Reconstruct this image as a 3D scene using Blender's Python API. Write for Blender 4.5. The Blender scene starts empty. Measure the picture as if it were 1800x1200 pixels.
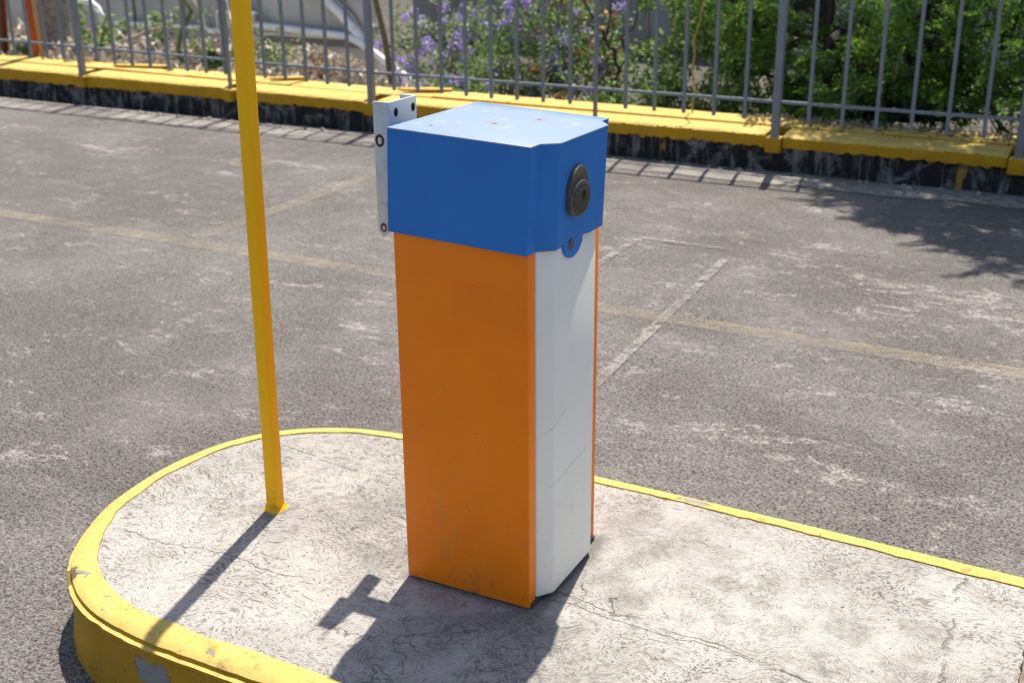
import bpy, bmesh, math, random
import numpy as np
from mathutils import Vector, Matrix, noise as mnoise
random.seed(7); RNG = np.random.default_rng(11)
S = bpy.context.scene; COL = S.collection
K = -.18                                   # road level; the top of the traffic island is z = 0
SUNX, SUNY = -.0644, .39                   # sun offset per metre of height
rad = math.radians

# ------------------------------------------------------------------ node helper
class Mat:
    def __init__(s, name):
        s.m = bpy.data.materials.new(name); s.m.use_nodes = True
        s.t = s.m.node_tree; s.t.nodes.clear()
        s.out = s.t.nodes.new('ShaderNodeOutputMaterial')
        s.pos = s.n('ShaderNodeTexCoord').outputs['Object']
    def n(s, k, **kw):
        x = s.t.nodes.new(k)
        for a, b in kw.items(): setattr(x, a, b)
        return x
    def put(s, sock, v):
        if isinstance(v, bpy.types.NodeSocket): s.t.links.new(v, sock)
        elif v is not None:
            if hasattr(sock, 'default_value'):
                try: sock.default_value = v
                except Exception: sock.default_value = tuple(v) + (1,)
    def scale(s, v, sc, rot=(0,0,0), loc=(0,0,0)):
        x = s.n('ShaderNodeMapping'); s.put(x.inputs['Vector'], v)
        x.inputs['Scale'].default_value = sc; x.inputs['Rotation'].default_value = rot; x.inputs['Location'].default_value = loc
        return x.outputs[0]
    def noise(s, sc, det=4, rough=.55, v=None, dist=0, col=False):
        x = s.n('ShaderNodeTexNoise'); s.put(x.inputs['Vector'], v or s.pos)
        x.inputs['Scale'].default_value = sc; x.inputs['Detail'].default_value = det
        x.inputs['Roughness'].default_value = rough; x.inputs['Distortion'].default_value = dist
        return x.outputs['Color' if col else 'Fac']
    def vor(s, sc, v=None, feat='F1', out='Distance', rnd=1):
        x = s.n('ShaderNodeTexVoronoi', feature=feat); s.put(x.inputs['Vector'], v or s.pos)
        x.inputs['Scale'].default_value = sc; x.inputs['Randomness'].default_value = rnd
        return x.outputs[out]
    def wave(s, sc, dist, det=2, dsc=1, v=None):
        x = s.n('ShaderNodeTexWave'); s.put(x.inputs['Vector'], v or s.pos)
        for a, b in (('Scale', sc), ('Distortion', dist), ('Detail', det), ('Detail Scale', dsc)): x.inputs[a].default_value = b
        return x.outputs['Fac']
    def ma(s, op, a, b=None, c=None, clamp=False):
        x = s.n('ShaderNodeMath', operation=op, use_clamp=clamp)
        for i, v in enumerate((a, b, c)): s.put(x.inputs[i], v)
        return x.outputs[0]
    def step(s, v, lo, hi, smooth=True):          # 0 below lo, 1 above hi
        x = s.n('ShaderNodeMapRange'); x.interpolation_type = 'SMOOTHSTEP' if smooth else 'LINEAR'
        s.put(x.inputs[0], v); x.inputs[1].default_value = lo; x.inputs[2].default_value = hi
        return x.outputs[0]
    def mix(s, f, a, b):
        x = s.n('ShaderNodeMix', data_type='RGBA'); s.put(x.inputs[0], f)
        for i, v in ((6, a), (7, b)):
            s.put(x.inputs[i], v if isinstance(v, bpy.types.NodeSocket) else tuple(v) + (1,))
        return x.outputs[2]
    def mul(s, c, f):                              # colour times a value
        x = s.n('ShaderNodeVectorMath', operation='SCALE'); s.put(x.inputs[0], c if isinstance(c, bpy.types.NodeSocket) else tuple(c)); s.put(x.inputs['Scale'], f)
        return x.outputs[0]
    def addv(s, a, b):
        x = s.n('ShaderNodeVectorMath', operation='ADD'); s.put(x.inputs[0], a); s.put(x.inputs[1], b); return x.outputs[0]
    def sep(s, v=None):
        x = s.n('ShaderNodeSeparateXYZ'); s.put(x.inputs[0], v or s.pos); return x.outputs
    def bump(s, h, st=.5, d=.01, nrm=None):
        x = s.n('ShaderNodeBump'); x.inputs['Strength'].default_value = st; x.inputs['Distance'].default_value = d
        s.put(x.inputs['Height'], h); s.put(x.inputs['Normal'], nrm); return x.outputs[0]
    def bsdf(s, col, rough=.6, nrm=None, metal=0, spec=.5, alpha=None, coat=0):
        x = s.n('ShaderNodeBsdfPrincipled')
        s.put(x.inputs['Base Color'], col if isinstance(col, bpy.types.NodeSocket) else tuple(col) + (1,))
        s.put(x.inputs['Roughness'], rough); s.put(x.inputs['Normal'], nrm); x.inputs['Metallic'].default_value = metal
        x.inputs['Specular IOR Level'].default_value = spec; s.put(x.inputs['Alpha'], alpha); x.inputs['Coat Weight'].default_value = coat
        s.t.links.new(x.outputs[0], s.out.inputs[0]); return x
    def blob(s, cx, cy, rx, ry, rot=0):
        v = s.scale(s.pos, (1/rx, 1/ry, 0), (0,0,0), (-cx/rx, -cy/ry, 0))
        x = s.n('ShaderNodeVectorMath', operation='LENGTH'); s.put(x.inputs[0], v)
        return s.ma('SUBTRACT', 1, x.outputs['Value'], clamp=True)
    def isl(s): return s.n('ShaderNodeNewGeometry').outputs['Random Per Island']

MATS = {}
def material(fn):
    MATS[fn.__name__] = fn().m; return fn

# ------------------------------------------------------------------ materials
@material
def asphalt():
    m = Mat('asphalt')
    sx = m.sep()
    base = m.noise(.9, 5, .6); mid = m.noise(9, 4, .6); fine = m.noise(160, 3, .7)
    g = m.vor(150, out='Color'); gd = m.vor(130)
    gs = m.sep(g)[0]
    col = m.mix(m.step(base, .3, .7), (.150,.137,.126), (.190,.174,.160))
    col = m.mix(m.step(mid, .35, .75), col, (.200,.184,.170))
    col = m.mix(m.ma('MULTIPLY', m.step(gs, .55, 1.0), .55), col, (.32,.30,.28))
    col = m.mix(m.ma('MULTIPLY', m.ma('SUBTRACT', 1, m.step(gs, .0, .22)), .6), col, (.055,.051,.048))
    tone = m.step(m.ma('ADD', m.ma('MULTIPLY', m.noise(.55, 4, .6), .6), m.ma('MULTIPLY', m.noise(2.3, 5, .65), .4)), .40, .60)
    col = m.mix(m.ma('MULTIPLY', tone, .55), col, (.118,.103,.091))
    oil = m.ma('MULTIPLY', m.step(m.noise(1.1, 6, .7, m.scale(m.pos, (.7, 1.3, 1), loc=(3, 1, 0))), .60, .72), .45)
    col = m.mix(oil, col, (.085,.076,.069))
    pits = m.ma('MULTIPLY', m.step(m.noise(105, 2, .6), .56, .66), m.step(m.noise(2.2, 3), .22, .62))
    col = m.mix(m.ma('MULTIPLY', pits, .75), col, (.035,.033,.034))
    # pale cement dust: worn stains with a place of their own, plus a general scatter
    spots = [(-5.1,3.95,.75,.16),(-4.9,4.04,.4,.14),(-4.4,4.83,.5,.1),(-3.66,4.12,.38,.14),(-4.0,3.69,.3,.1),(-1.8,2.05,.17,.13),
             (-1.6,1.74,.14,.05),(.3,2.8,.35,.22),(.55,2.34,.42,.12),(.74,2.34,.4,.1),(0,1.45,.33,.16),(-.37,1.33,.2,.12),(.3,1.32,.3,.07),
             (-.18,3.71,.42,.12),(.13,3.2,.4,.2),(-.4,3.25,.3,.2),(.55,3.1,.5,.35),(.45,1.95,.35,.2),(.6,1.25,.35,.13),(-1.55,.5,.12,.1),
             (-6.6,4.27,.7,.16),(-4.42,2.44,.14,.03),(-2.8,1.34,.08,.03),(-.3,3.5,.3,.12),(-.70,2.92,.06,.22)]
    acc = None
    for b in spots:
        q = m.blob(*b); acc = q if acc is None else m.ma('MAXIMUM', acc, q)
    warp = m.scale(m.addv(m.pos, m.mul(m.noise(3, 4, .65, col=True), .35)), (.42, 1.15, 1))
    dn = m.ma('ADD', m.ma('MULTIPLY', m.noise(6, 7, .75, warp), .95), m.ma('MULTIPLY', m.noise(24, 6, .8, warp), .65))
    dn = m.ma('SUBTRACT', dn, .30)
    th = m.ma('ADD', dn, m.ma('MULTIPLY', m.step(acc, 0, .8), .125))
    dust = m.step(th, .565, .75)
    scat = m.ma('MULTIPLY', m.step(m.noise(30, 5, .75, warp), .60, .75), m.step(m.noise(1.3, 3), .42, .68))
    dust = m.ma('MAXIMUM', m.ma('MULTIPLY', dust, .88), m.ma('MULTIPLY', scat, .7))
    dust = m.ma('MULTIPLY', dust, m.step(m.noise(75, 4, .75), .36, .56))
    col = m.mix(dust, col, (.43,.40,.365))
    h = m.ma('ADD', m.ma('MULTIPLY', gd, .7), m.ma('MULTIPLY', fine, .5))
    h = m.ma('SUBTRACT', h, m.ma('MULTIPLY', pits, .8))
    m.bsdf(col, .88, m.bump(h, 1, .010), spec=.25); return m

def paint_line(name, c, lo, hi, amt=1):
    m = Mat(name)
    a = m.step(m.noise(16, 6, .7), lo, hi)
    a = m.ma('MULTIPLY', a, m.ma('ADD', .35, m.ma('MULTIPLY', m.step(m.noise(1.9, 3), .30, .6), .65)))
    a = m.ma('MULTIPLY', a, m.ma('ADD', .45, m.ma('MULTIPLY', m.step(m.noise(120, 3, .7), .38, .58), .55)))
    m.bsdf(m.mix(m.noise(60, 3), [x*.8 for x in c], c), .85, m.bump(m.vor(130), 1, .007), alpha=m.ma('MULTIPLY', a, amt), spec=.2); return m
MATS['faded_yellow'] = paint_line('faded_yellow', (.50,.42,.31), .22, .70, .62).m
MATS['faded_white'] = paint_line('faded_white', (.47,.435,.39), .36, .62, .9).m
MATS['gutter_cement'] = paint_line('gutter_cement', (.44,.41,.37), .24, .54, .95).m

@material
def concrete():
    m = Mat('concrete'); m.pos = m.addv(m.pos, (-.1, .07, 0))
    p = m.addv(m.pos, m.mul(m.noise(3.2, 3, .55, col=True), .36))          # swirled coordinates
    p2 = m.addv(m.pos, m.mul(m.noise(8, 3, .6, col=True), .09))
    sA = m.noise(1, 5, .68, m.scale(p, (75, 200, 75), (0, 0, .5)))           # trowel strokes, two directions
    sB = m.noise(1, 5, .68, m.scale(p, (80, 190, 80), (0, 0, -1.0)))
    sel0 = m.step(m.noise(2.2, 3), .42, .58)
    stroke = m.ma('ADD', m.ma('MULTIPLY', sA, sel0), m.ma('MULTIPLY', sB, m.ma('SUBTRACT', 1, sel0)))
    fan = m.vor(4.2, m.scale(p2, (1, 1, 0)))                               # concentric trowel arcs
    arcs = m.step(m.ma('SINE', m.ma('ADD', m.ma('MULTIPLY', fan, 300), m.ma('MULTIPLY', m.noise(14, 4, .65), 9))), .45, 1.0)
    big = m.noise(1.7, 5, .62); big2 = m.noise(5.5, 6, .7); fine = m.noise(70, 5, .72); grit = m.noise(200, 3, .7)
    zone = m.step(m.ma('ADD', m.ma('MAXIMUM', m.blob(.45, .22, .75, .30), m.blob(.15, .40, .3, .25)), m.ma('MULTIPLY', m.ma('SUBTRACT', m.noise(6, 4), .5), .8)), .30, .5)
    zone = m.ma('MAXIMUM', zone, m.step(m.ma('ADD', m.blob(-.02, -.2, .5, .3), m.ma('MULTIPLY', m.ma('SUBTRACT', m.noise(5, 4), .5), .8)), .35, .5))
    ar = m.ma('MULTIPLY', m.ma('MULTIPLY', m.ma('MULTIPLY', arcs, .62), zone), m.step(m.noise(11, 5, .7), .44, .62))
    strokes = m.ma('MULTIPLY', m.step(stroke, .53, .63), m.ma('ADD', .45, m.ma('MULTIPLY', m.step(m.noise(3.4, 5, .65), .42, .62), .55)))
    marks = m.ma('MAXIMUM', m.ma('MULTIPLY', strokes, m.ma('SUBTRACT', 1, m.ma('MULTIPLY', zone, .5))), ar)
    dirt = m.step(m.ma('ADD', m.ma('MULTIPLY', big2, .55), m.ma('MULTIPLY', big, .45)), .40, .60)
    blot = m.step(m.ma('ADD', m.ma('MULTIPLY', m.noise(30, 6, .75, p2), .6), m.ma('MULTIPLY', stroke, .4)), .46, .58)
    col = m.mix(m.step(big, .3, .72), (.435,.405,.365), (.345,.323,.295))
    col = m.mix(m.ma('MULTIPLY', dirt, m.ma('MULTIPLY', blot, .66)), col, (.185,.176,.166))
    col = m.mix(m.ma('MULTIPLY', dirt, .32), col, (.23,.215,.20))
    col = m.mix(m.ma('MULTIPLY', m.step(fine, .52, .70), .55), col, (.23,.215,.20))
    col = m.mix(m.ma('MULTIPLY', m.step(m.blob(-.18, .22, .50, .42), 0, .3), m.ma('MULTIPLY', m.step(m.noise(6, 6, .75), .38, .60), .6)), col, (.19,.18,.17))
    col = m.mix(m.ma('MULTIPLY', marks, .62), col, (.10,.095,.09))
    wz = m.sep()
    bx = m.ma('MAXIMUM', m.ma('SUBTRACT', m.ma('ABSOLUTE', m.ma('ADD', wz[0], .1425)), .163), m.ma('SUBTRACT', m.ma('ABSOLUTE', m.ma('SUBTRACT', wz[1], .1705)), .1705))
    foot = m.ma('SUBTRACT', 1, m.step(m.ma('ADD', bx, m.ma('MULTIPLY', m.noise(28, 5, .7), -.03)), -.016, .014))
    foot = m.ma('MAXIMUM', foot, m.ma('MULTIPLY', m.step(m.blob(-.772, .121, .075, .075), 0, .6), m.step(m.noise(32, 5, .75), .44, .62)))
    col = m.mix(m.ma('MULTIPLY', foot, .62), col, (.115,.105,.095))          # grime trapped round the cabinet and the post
    pits = m.step(m.noise(85, 2, .5), .70, .76)
    col = m.mix(m.ma('MULTIPLY', pits, .8), col, (.06,.055,.05))
    # cracks, sunk and dirt-filled
    cv = m.addv(m.pos, m.mul(m.noise(7, 5, .7, col=True), .16))
    cr = m.vor(11, m.scale(cv, (1, 1, 0)), 'DISTANCE_TO_EDGE')
    crack = m.ma('MULTIPLY', m.ma('MULTIPLY', m.ma('SUBTRACT', 1, m.step(cr, .0, .022)), m.ma('MAXIMUM', m.step(m.blob(.13, .105, .17, .055), 0, .3), m.step(m.blob(-.1, -.25, .35, .2), .1, .5))), m.step(m.noise(8, 2), .40, .55))
    cr2 = m.vor(34, m.scale(cv, (1, 1, 0)), 'DISTANCE_TO_EDGE')
    crack = m.ma('MAXIMUM', crack, m.ma('MULTIPLY', m.ma('MULTIPLY', m.ma('SUBTRACT', 1, m.step(cr2, .0, .05)), m.step(m.noise(2.6, 3), .5, .66)), .4))
    s = m.sep(m.addv(m.pos, m.mul(m.noise(4.5, 6, .65, col=True), .11)))
    def along(y0, k, x0, x1, w=.0022):
        d = m.ma('ABSOLUTE', m.ma('SUBTRACT', m.ma('SUBTRACT', s[1], m.ma('MULTIPLY', s[0], k)), y0))
        c = m.ma('SUBTRACT', 1, m.step(d, 0, w))
        c = m.ma('MULTIPLY', c, m.ma('MULTIPLY', m.step(s[0], x0, x0+.03), m.ma('SUBTRACT', 1, m.step(s[0], x1-.03, x1))))
        return m.ma('MULTIPLY', c, m.step(m.noise(9, 4, .7), .40, .52))
    for a in ((-.045, .03, -1.0, -.45), (.37, -.11, -.95, -.5), (.155, -.10, .03, .9), (.115, -.04, .05, .8)):
        crack = m.ma('MAXIMUM', crack, along(*a))
    col = m.mix(m.ma('MULTIPLY', crack, .85), col, (.10,.092,.085))
    # tooled joint near the end of the pour
    dj = m.ma('ABSOLUTE', m.ma('SUBTRACT', m.ma('ADD', s[0], m.ma('MULTIPLY', s[1], .055)), .890))
    joint = m.ma('MULTIPLY', m.ma('SUBTRACT', 1, m.step(dj, 0, .0045)), m.step(m.noise(11, 4), .42, .54))
    col = m.mix(m.ma('MULTIPLY', joint, .6), col, (.17,.15,.13))
    h = m.ma('ADD', m.ma('MULTIPLY', fine, .5), m.ma('MULTIPLY', grit, .4))
    h = m.ma('SUBTRACT', h, m.ma('MULTIPLY', marks, .55)); h = m.ma('SUBTRACT', h, m.ma('MULTIPLY', crack, 1.2))
    h = m.ma('SUBTRACT', h, m.ma('MULTIPLY', joint, 1.2)); h = m.ma('SUBTRACT', h, m.ma('MULTIPLY', pits, 1.0))
    m.bsdf(col, .9, m.bump(h, .8, .006), spec=.2); return m

def yellow_paint(name, dirt_amt=.5, chip=.60, sc=9, c1=(.80,.47,.035), c2=(.70,.385,.022), lit_top=(.55,.415,.125)):
    m = Mat(name)
    col = m.mix(m.step(m.noise(4, 5, .65), .35, .65), c1, c2)
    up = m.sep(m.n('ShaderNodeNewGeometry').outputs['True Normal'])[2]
    col = m.mix(m.ma('MULTIPLY', m.step(up, .35, .8), m.ma('ADD', .55, m.ma('MULTIPLY', m.noise(7, 4), .6))), col, lit_top)  # sunlight painted in: upward faces paler, side colours deeper as if in shade
    n = m.noise(sc, 6, .62); fl = m.noise(70, 4, .7)
    col = m.mix(m.ma('MULTIPLY', m.step(fl, .55, .75), dirt_amt), col, (.34,.20,.03))
    grime = m.ma('MULTIPLY', m.step(m.noise(13, 7, .8), .54, .70), dirt_amt)
    col = m.mix(grime, col, (.20,.13,.035))
    ch = m.step(n, chip, chip + .012)
    if name == 'kerb_paint':
        q = m.addv(m.pos, m.mul(m.noise(26, 6, .75, col=True), .10))
        def spot(c, r):
            v = m.scale(q, tuple(1/a for a in r), (0,0,0), tuple(-(a+.05)/b for a, b in zip(c, r)))
            x = m.n('ShaderNodeVectorMath', operation='LENGTH'); m.put(x.inputs[0], v)
            return m.ma('SUBTRACT', 1, m.step(x.outputs['Value'], .93, 1.0))
        for c, r in (((-.55,-.535,-.075), (.055,.05,.032)), ((-.50,-.535,-.12), (.03,.05,.03)), ((-.62,-.53,-.16), (.04,.05,.02)), ((-.40,-.50,0), (.010,.009,.03)), ((-.875,-.40,0), (.022,.010,.03)), ((.26,.545,0), (.05,.008,.03))):
            ch = m.ma('MAXIMUM', ch, spot(c, r))
    col = m.mix(ch, col, m.mix(m.noise(30, 4), (.17,.167,.165), (.29,.28,.27)))
    dk = m.step(m.noise(48, 3, .6), .70, .74)
    if name == 'kerb_paint': dk = m.ma('MAXIMUM', dk, spot((-.905,-.405,-.03), (.05,.035,.035)))
    col = m.mix(m.ma('MULTIPLY', dk, .8), col, (.07,.045,.02))
    h = m.ma('SUBTRACT', m.ma('ADD', m.ma('MULTIPLY', fl, .35), m.ma('MULTIPLY', m.noise(12, 4), .9)), m.ma('MULTIPLY', ch, .7))
    m.bsdf(col, .72, m.bump(h, .8, .006), spec=.25); return m.m
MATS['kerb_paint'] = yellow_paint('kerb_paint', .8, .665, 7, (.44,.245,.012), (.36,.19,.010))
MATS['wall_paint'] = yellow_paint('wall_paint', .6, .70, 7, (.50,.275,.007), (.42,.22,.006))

@material
def post_paint():
    m = Mat('post_paint')
    col = m.mix(m.noise(3, 4), (.96,.52,.006), (.90,.465,.005))
    z = m.sep()[2]
    d = m.ma('MULTIPLY', m.ma('SUBTRACT', 1, m.step(z, 0, .09)), m.step(m.noise(60, 5, .7), .45, .7))
    col = m.mix(m.ma('MULTIPLY', d, .6), col, (.25,.15,.03))
    col = m.mix(m.ma('MULTIPLY', m.step(m.noise(45, 5, .7), .66, .74), .4), col, (.45,.26,.02))
    m.bsdf(col, .5, m.bump(m.noise(35, 4), .15, .003), spec=.2); return m

@material
def stone():
    m = Mat('stone')
    p = m.addv(m.scale(m.pos, (1, 1, 1.15)), m.mul(m.noise(7, 5, .7, col=True), .13))
    d = m.vor(3.9, p, 'DISTANCE_TO_EDGE')
    mort = m.ma('SUBTRACT', 1, m.step(d, .01, .13))
    mort = m.ma('MULTIPLY', mort, m.step(m.noise(6, 7, .8), .44, .60))
    st = m.mix(m.noise(18, 6, .7), (.006,.006,.007), (.035,.034,.036))
    col = m.mix(m.ma('MULTIPLY', mort, .85), st, m.mix(m.noise(30, 5, .7), (.13,.127,.125), (.33,.32,.31)))
    # run-down streaks of grey wash and a few yellow drips
    sv = m.scale(m.pos, (9, 9, 1.1))
    stv = m.ma('MULTIPLY', m.step(m.noise(1.7, 6, .78, sv), .50, .63), .85)
    col = m.mix(stv, col, (.22,.215,.21))
    yd = m.ma('MULTIPLY', m.step(m.noise(1.2, 3, .5, m.scale(m.pos, (11, 11, .9), loc=(5,3,1))), .665, .70), .8)
    col = m.mix(yd, col, (.42,.26,.05))
    h = m.ma('ADD', m.step(d, 0, .2), m.ma('MULTIPLY', m.noise(40, 6, .7), .5))
    m.bsdf(col, .9, m.bump(h, 1, .03), spec=.25); return m

def coat(name, c1, c2, rough, wear=(.1,.1,.1), wear_amt=.25, spec=.45, extra=None, bumpst=.08):
    m = Mat(name)
    col = m.mix(m.step(m.noise(5, 5, .6), .3, .7), c1, c2)
    sc = m.step(m.noise(1, 6, .8, m.scale(m.pos, (34, 34, 12))), .60, .74)
    col = m.mix(m.ma('MULTIPLY', sc, wear_amt), col, wear)
    sp = m.step(m.noise(70, 2, .5), .76, .79)
    col = m.mix(m.ma('MULTIPLY', sp, .7), col, [x*.3 for x in wear])
    if extra: col = extra(m, col)
    r = m.ma('ADD', rough, m.ma('MULTIPLY', m.noise(14, 4, .6), .18))
    m.bsdf(col, r, m.bump(m.ma('ADD', m.noise(6, 2), m.ma('MULTIPLY', m.noise(420, 2), .06)), bumpst, .006), spec=spec); return m.m
def scuffs(m, col):
    sx = m.sep()
    low = m.ma('SUBTRACT', 1, m.step(sx[2], .0, .42))
    sm = m.ma('MULTIPLY', m.step(m.noise(1, 5, .7, m.scale(m.pos, (14, 14, 7), (0, .5, .2))), .52, .75), low)
    col = m.mix(m.ma('MULTIPLY', sm, .5), col, (.42,.20,.10))
    ch = m.ma('MULTIPLY', m.step(m.noise(1, 6, .7, m.scale(m.pos, (5, 5, 2.2))), .42, .68), .30)
    col = m.mix(ch, col, (.98,.30,.03))
    nick = m.step(m.noise(1, 3, .6, m.scale(m.pos, (60, 60, 40), loc=(2,7,1))), .735, .75)
    col = m.mix(m.ma('MULTIPLY', nick, .7), col, (.30,.06,.01))
    dn = m.ma('MULTIPLY', m.step(m.noise(22, 5, .7), .5, .7), m.ma('SUBTRACT', 1, m.step(sx[2], 0, .11)))
    return m.mix(m.ma('MULTIPLY', dn, .5), col, (.24,.12,.05))
MATS['orange_paint'] = coat('orange_paint', (.98,.24,.005), (.91,.208,.005), .45, (.55,.16,.03), .3, .22, scuffs)
def streaks(m, col):
    y = m.sep()
    q = m.sep(m.addv(m.pos, m.mul(m.noise(9, 3, col=True), .012)))          # two long curved scratches; object space is centred on the cabinet
    for ya, za, k1, k2, y0_, y1_ in ((-.135, .389, .75, -3.6, -.130, -.028), (-.120, .276, .20, -.55, -.12, .085)):
        dy = m.ma('SUBTRACT', q[1], ya)
        f = m.ma('ADD', za, m.ma('ADD', m.ma('MULTIPLY', dy, k1), m.ma('MULTIPLY', m.ma('MULTIPLY', dy, dy), k2)))
        l = m.ma('SUBTRACT', 1, m.step(m.ma('ABSOLUTE', m.ma('SUBTRACT', q[2], f)), .0005, .003))
        l = m.ma('MULTIPLY', l, m.ma('MULTIPLY', m.step(q[1], y0_, y0_+.03), m.ma('SUBTRACT', 1, m.step(q[1], y1_-.03, y1_))))
        col = m.mix(m.ma('MULTIPLY', l, .34), col, (.25,.25,.24))
    gr = m.ma('MULTIPLY', m.step(m.noise(16, 5, .7), .55, .72), m.ma('SUBTRACT', 1, m.step(y[2], 0, .4)))
    return m.mix(m.ma('MULTIPLY', gr, .45), col, (.33,.33,.31))
MATS['white_paint'] = coat('white_paint', (.82,.81,.765), (.77,.765,.725), .5, (.35,.35,.34), .28, .4, streaks)
MATS['blue_paint'] = coat('blue_paint', (.020,.178,.56), (.017,.158,.52), .42, (.05,.17,.42), .25, .28)
@material
def blue_faded():
    m = Mat('blue_faded')
    s = m.sep()
    n = m.noise(4.5, 5, .6)
    ex = m.ma('ABSOLUTE', m.ma('SUBTRACT', s[0], .01)); ey = m.ma('ABSOLUTE', m.ma('ADD', s[1], .01))
    edge = m.ma('MAXIMUM', ex, ey)                    # the chalked bloom is worn thinner near the folded edge
    e = m.step(m.ma('ADD', m.ma('MAXIMUM', m.ma('SUBTRACT', edge, .03), m.ma('ADD', s[1], .0)), m.ma('MULTIPLY', m.ma('SUBTRACT', n, .5), .16)), .115, .19)
    col = m.mix(e, (.215,.28,.40), (.105,.20,.36))
    col = m.mix(m.ma('MULTIPLY', m.step(m.noise(17, 6, .7), .56, .7), .45), col, (.43,.45,.50))
    for cx, cy in ((.0005,-.0155), (.0555,.0745)):
        d = m.ma('MULTIPLY', m.step(m.blob(cx, cy, .042, .026), .0, .9), m.step(m.noise(90, 4, .7), .36, .55))
        col = m.mix(m.ma('MULTIPLY', d, .7), col, (.30,.19,.10))
        col = m.mix(m.step(m.blob(cx, cy, .0065, .0075), .2, .5), col, (.05,.035,.03))
    col = m.mix(m.step(m.blob(-.0935, -.1075, .0065, .0065), .2, .5), col, (.02,.02,.025))
    m.bsdf(col, .42, m.bump(m.noise(8, 3), .06, .004), spec=.45); return m

@material
def bracket_paint():
    m = Mat('bracket_paint')
    col = m.mix(m.noise(8, 4), (.62,.645,.65), (.55,.575,.585))
    z = m.sep()[2]
    ru = m.ma('MULTIPLY', m.step(m.noise(26, 5, .7), .62, .70), .75)
    col = m.mix(ru, col, (.33,.17,.07))
    g = m.ma('MULTIPLY', m.step(m.noise(12, 5, .7), .5, .7), .35)
    col = m.mix(g, col, (.30,.29,.27))
    m.bsdf(col, .45, m.bump(m.noise(60, 3), .1, .003), spec=.4); return m

def plain(name, c1, c2, rough, sc=20, bs=.2, metal=0, spec=.4):
    m = Mat(name); n = m.noise(sc, 5, .65)
    m.bsdf(m.mix(m.step(n, .3, .7), c1, c2), rough, m.bump(n, bs, .004), metal, spec); return m.m
MATS['rust'] = plain('rust', (.16,.05,.018), (.045,.02,.012), .85, 60)
MATS['hole_dark'] = plain('hole_dark', (.008,.008,.008), (.014,.012,.012), .8)
MATS['base_steel'] = plain('base_steel', (.035,.033,.032), (.06,.055,.05), .75)
MATS['lock_metal'] = plain('lock_metal', (.062,.056,.048), (.115,.104,.090), .5, 30, .12, .2, .5)
MATS['lock_face'] = plain('lock_face', (.040,.036,.031), (.066,.060,.053), .6, 30, .1, .2, .4)
MATS['screw_metal'] = plain('screw_metal', (.10,.075,.06), (.17,.14,.12), .5, 120, .2, .5)
MATS['fence_paint'] = plain('fence_paint', (.225,.240,.262), (.19,.205,.226), .5, 14, .08)
@material
def soil():
    m = Mat('soil'); s = m.sep(); n = m.noise(5, 6, .7)
    right = m.ma('MAXIMUM', m.step(m.ma('ADD', s[0], m.ma('MULTIPLY', n, .5)), -4.6, -3.7), m.step(s[1], 9.6, 10.2))
    a = m.mix(m.step(n, .3, .7), (.27,.225,.18), (.44,.385,.325)); b = m.mix(m.step(n, .3, .7), (.045,.040,.032), (.125,.115,.095))
    m.bsdf(m.mix(right, a, b), .95, m.bump(n, .8, .02), spec=.2); return m
MATS['infill'] = plain('infill', (.13,.10,.075), (.24,.19,.15), .95, 60, 1)
MATS['orange_wood'] = plain('orange_wood', (.42,.075,.018), (.34,.055,.014), .6, 9)
MATS['tan_edge'] = plain('tan_edge', (.55,.30,.14), (.45,.24,.1), .7, 9)
MATS['dark_wood'] = plain('dark_wood', (.13,.045,.022), (.08,.03,.018), .7, 9)
MATS['stick'] = plain('stick', (.20,.155,.085), (.15,.11,.06), .85, 30)
MATS['pale_twig'] = plain('pale_twig', (.52,.46,.38), (.40,.34,.27), .85, 30)
MATS['bark_black'] = plain('bark_black', (.022,.018,.015), (.055,.044,.035), .9, 30, .8)
MATS['bark_grey'] = plain('bark_grey', (.33,.30,.26), (.17,.155,.13), .9, 16, .9)
MATS['stem_green'] = plain('stem_green', (.16,.19,.08), (.10,.12,.05), .8, 30)
MATS['stem_yellow'] = plain('stem_yellow', (.40,.28,.07), (.30,.23,.06), .7, 30)
MATS['white_pipe'] = plain('white_pipe', (.74,.75,.76), (.60,.62,.64), .4, 10, .05)
MATS['white_plastic'] = plain('white_plastic', (.70,.70,.70), (.50,.50,.50), .5, 20)
MATS['shed_wall'] = plain('shed_wall', (.46,.44,.41), (.34,.325,.30), .85, 3, .3)
MATS['far_block'] = plain('far_block', (.34,.315,.285), (.24,.225,.21), .9, 1.6, .4)
MATS['rock'] = plain('rock', (.42,.38,.34), (.25,.22,.20), .9, 14, .8)
MATS['dark_trim'] = plain('dark_trim', (.10,.095,.09), (.16,.15,.14), .7, 30)
@material
def dusty_glass():
    m = Mat('dusty_glass')
    col = m.mix(m.step(m.noise(1.3, 5, .65), .35, .7), (.22,.235,.245), (.34,.35,.345))
    m.bsdf(col, .35, spec=.5); return m
@material
def pale_panel():
    m = Mat('pale_panel')
    col = m.mix(m.step(m.noise(1.1, 5, .65), .35, .7), (.33,.335,.33), (.47,.46,.44))
    m.bsdf(col, .5, spec=.4); return m

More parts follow.
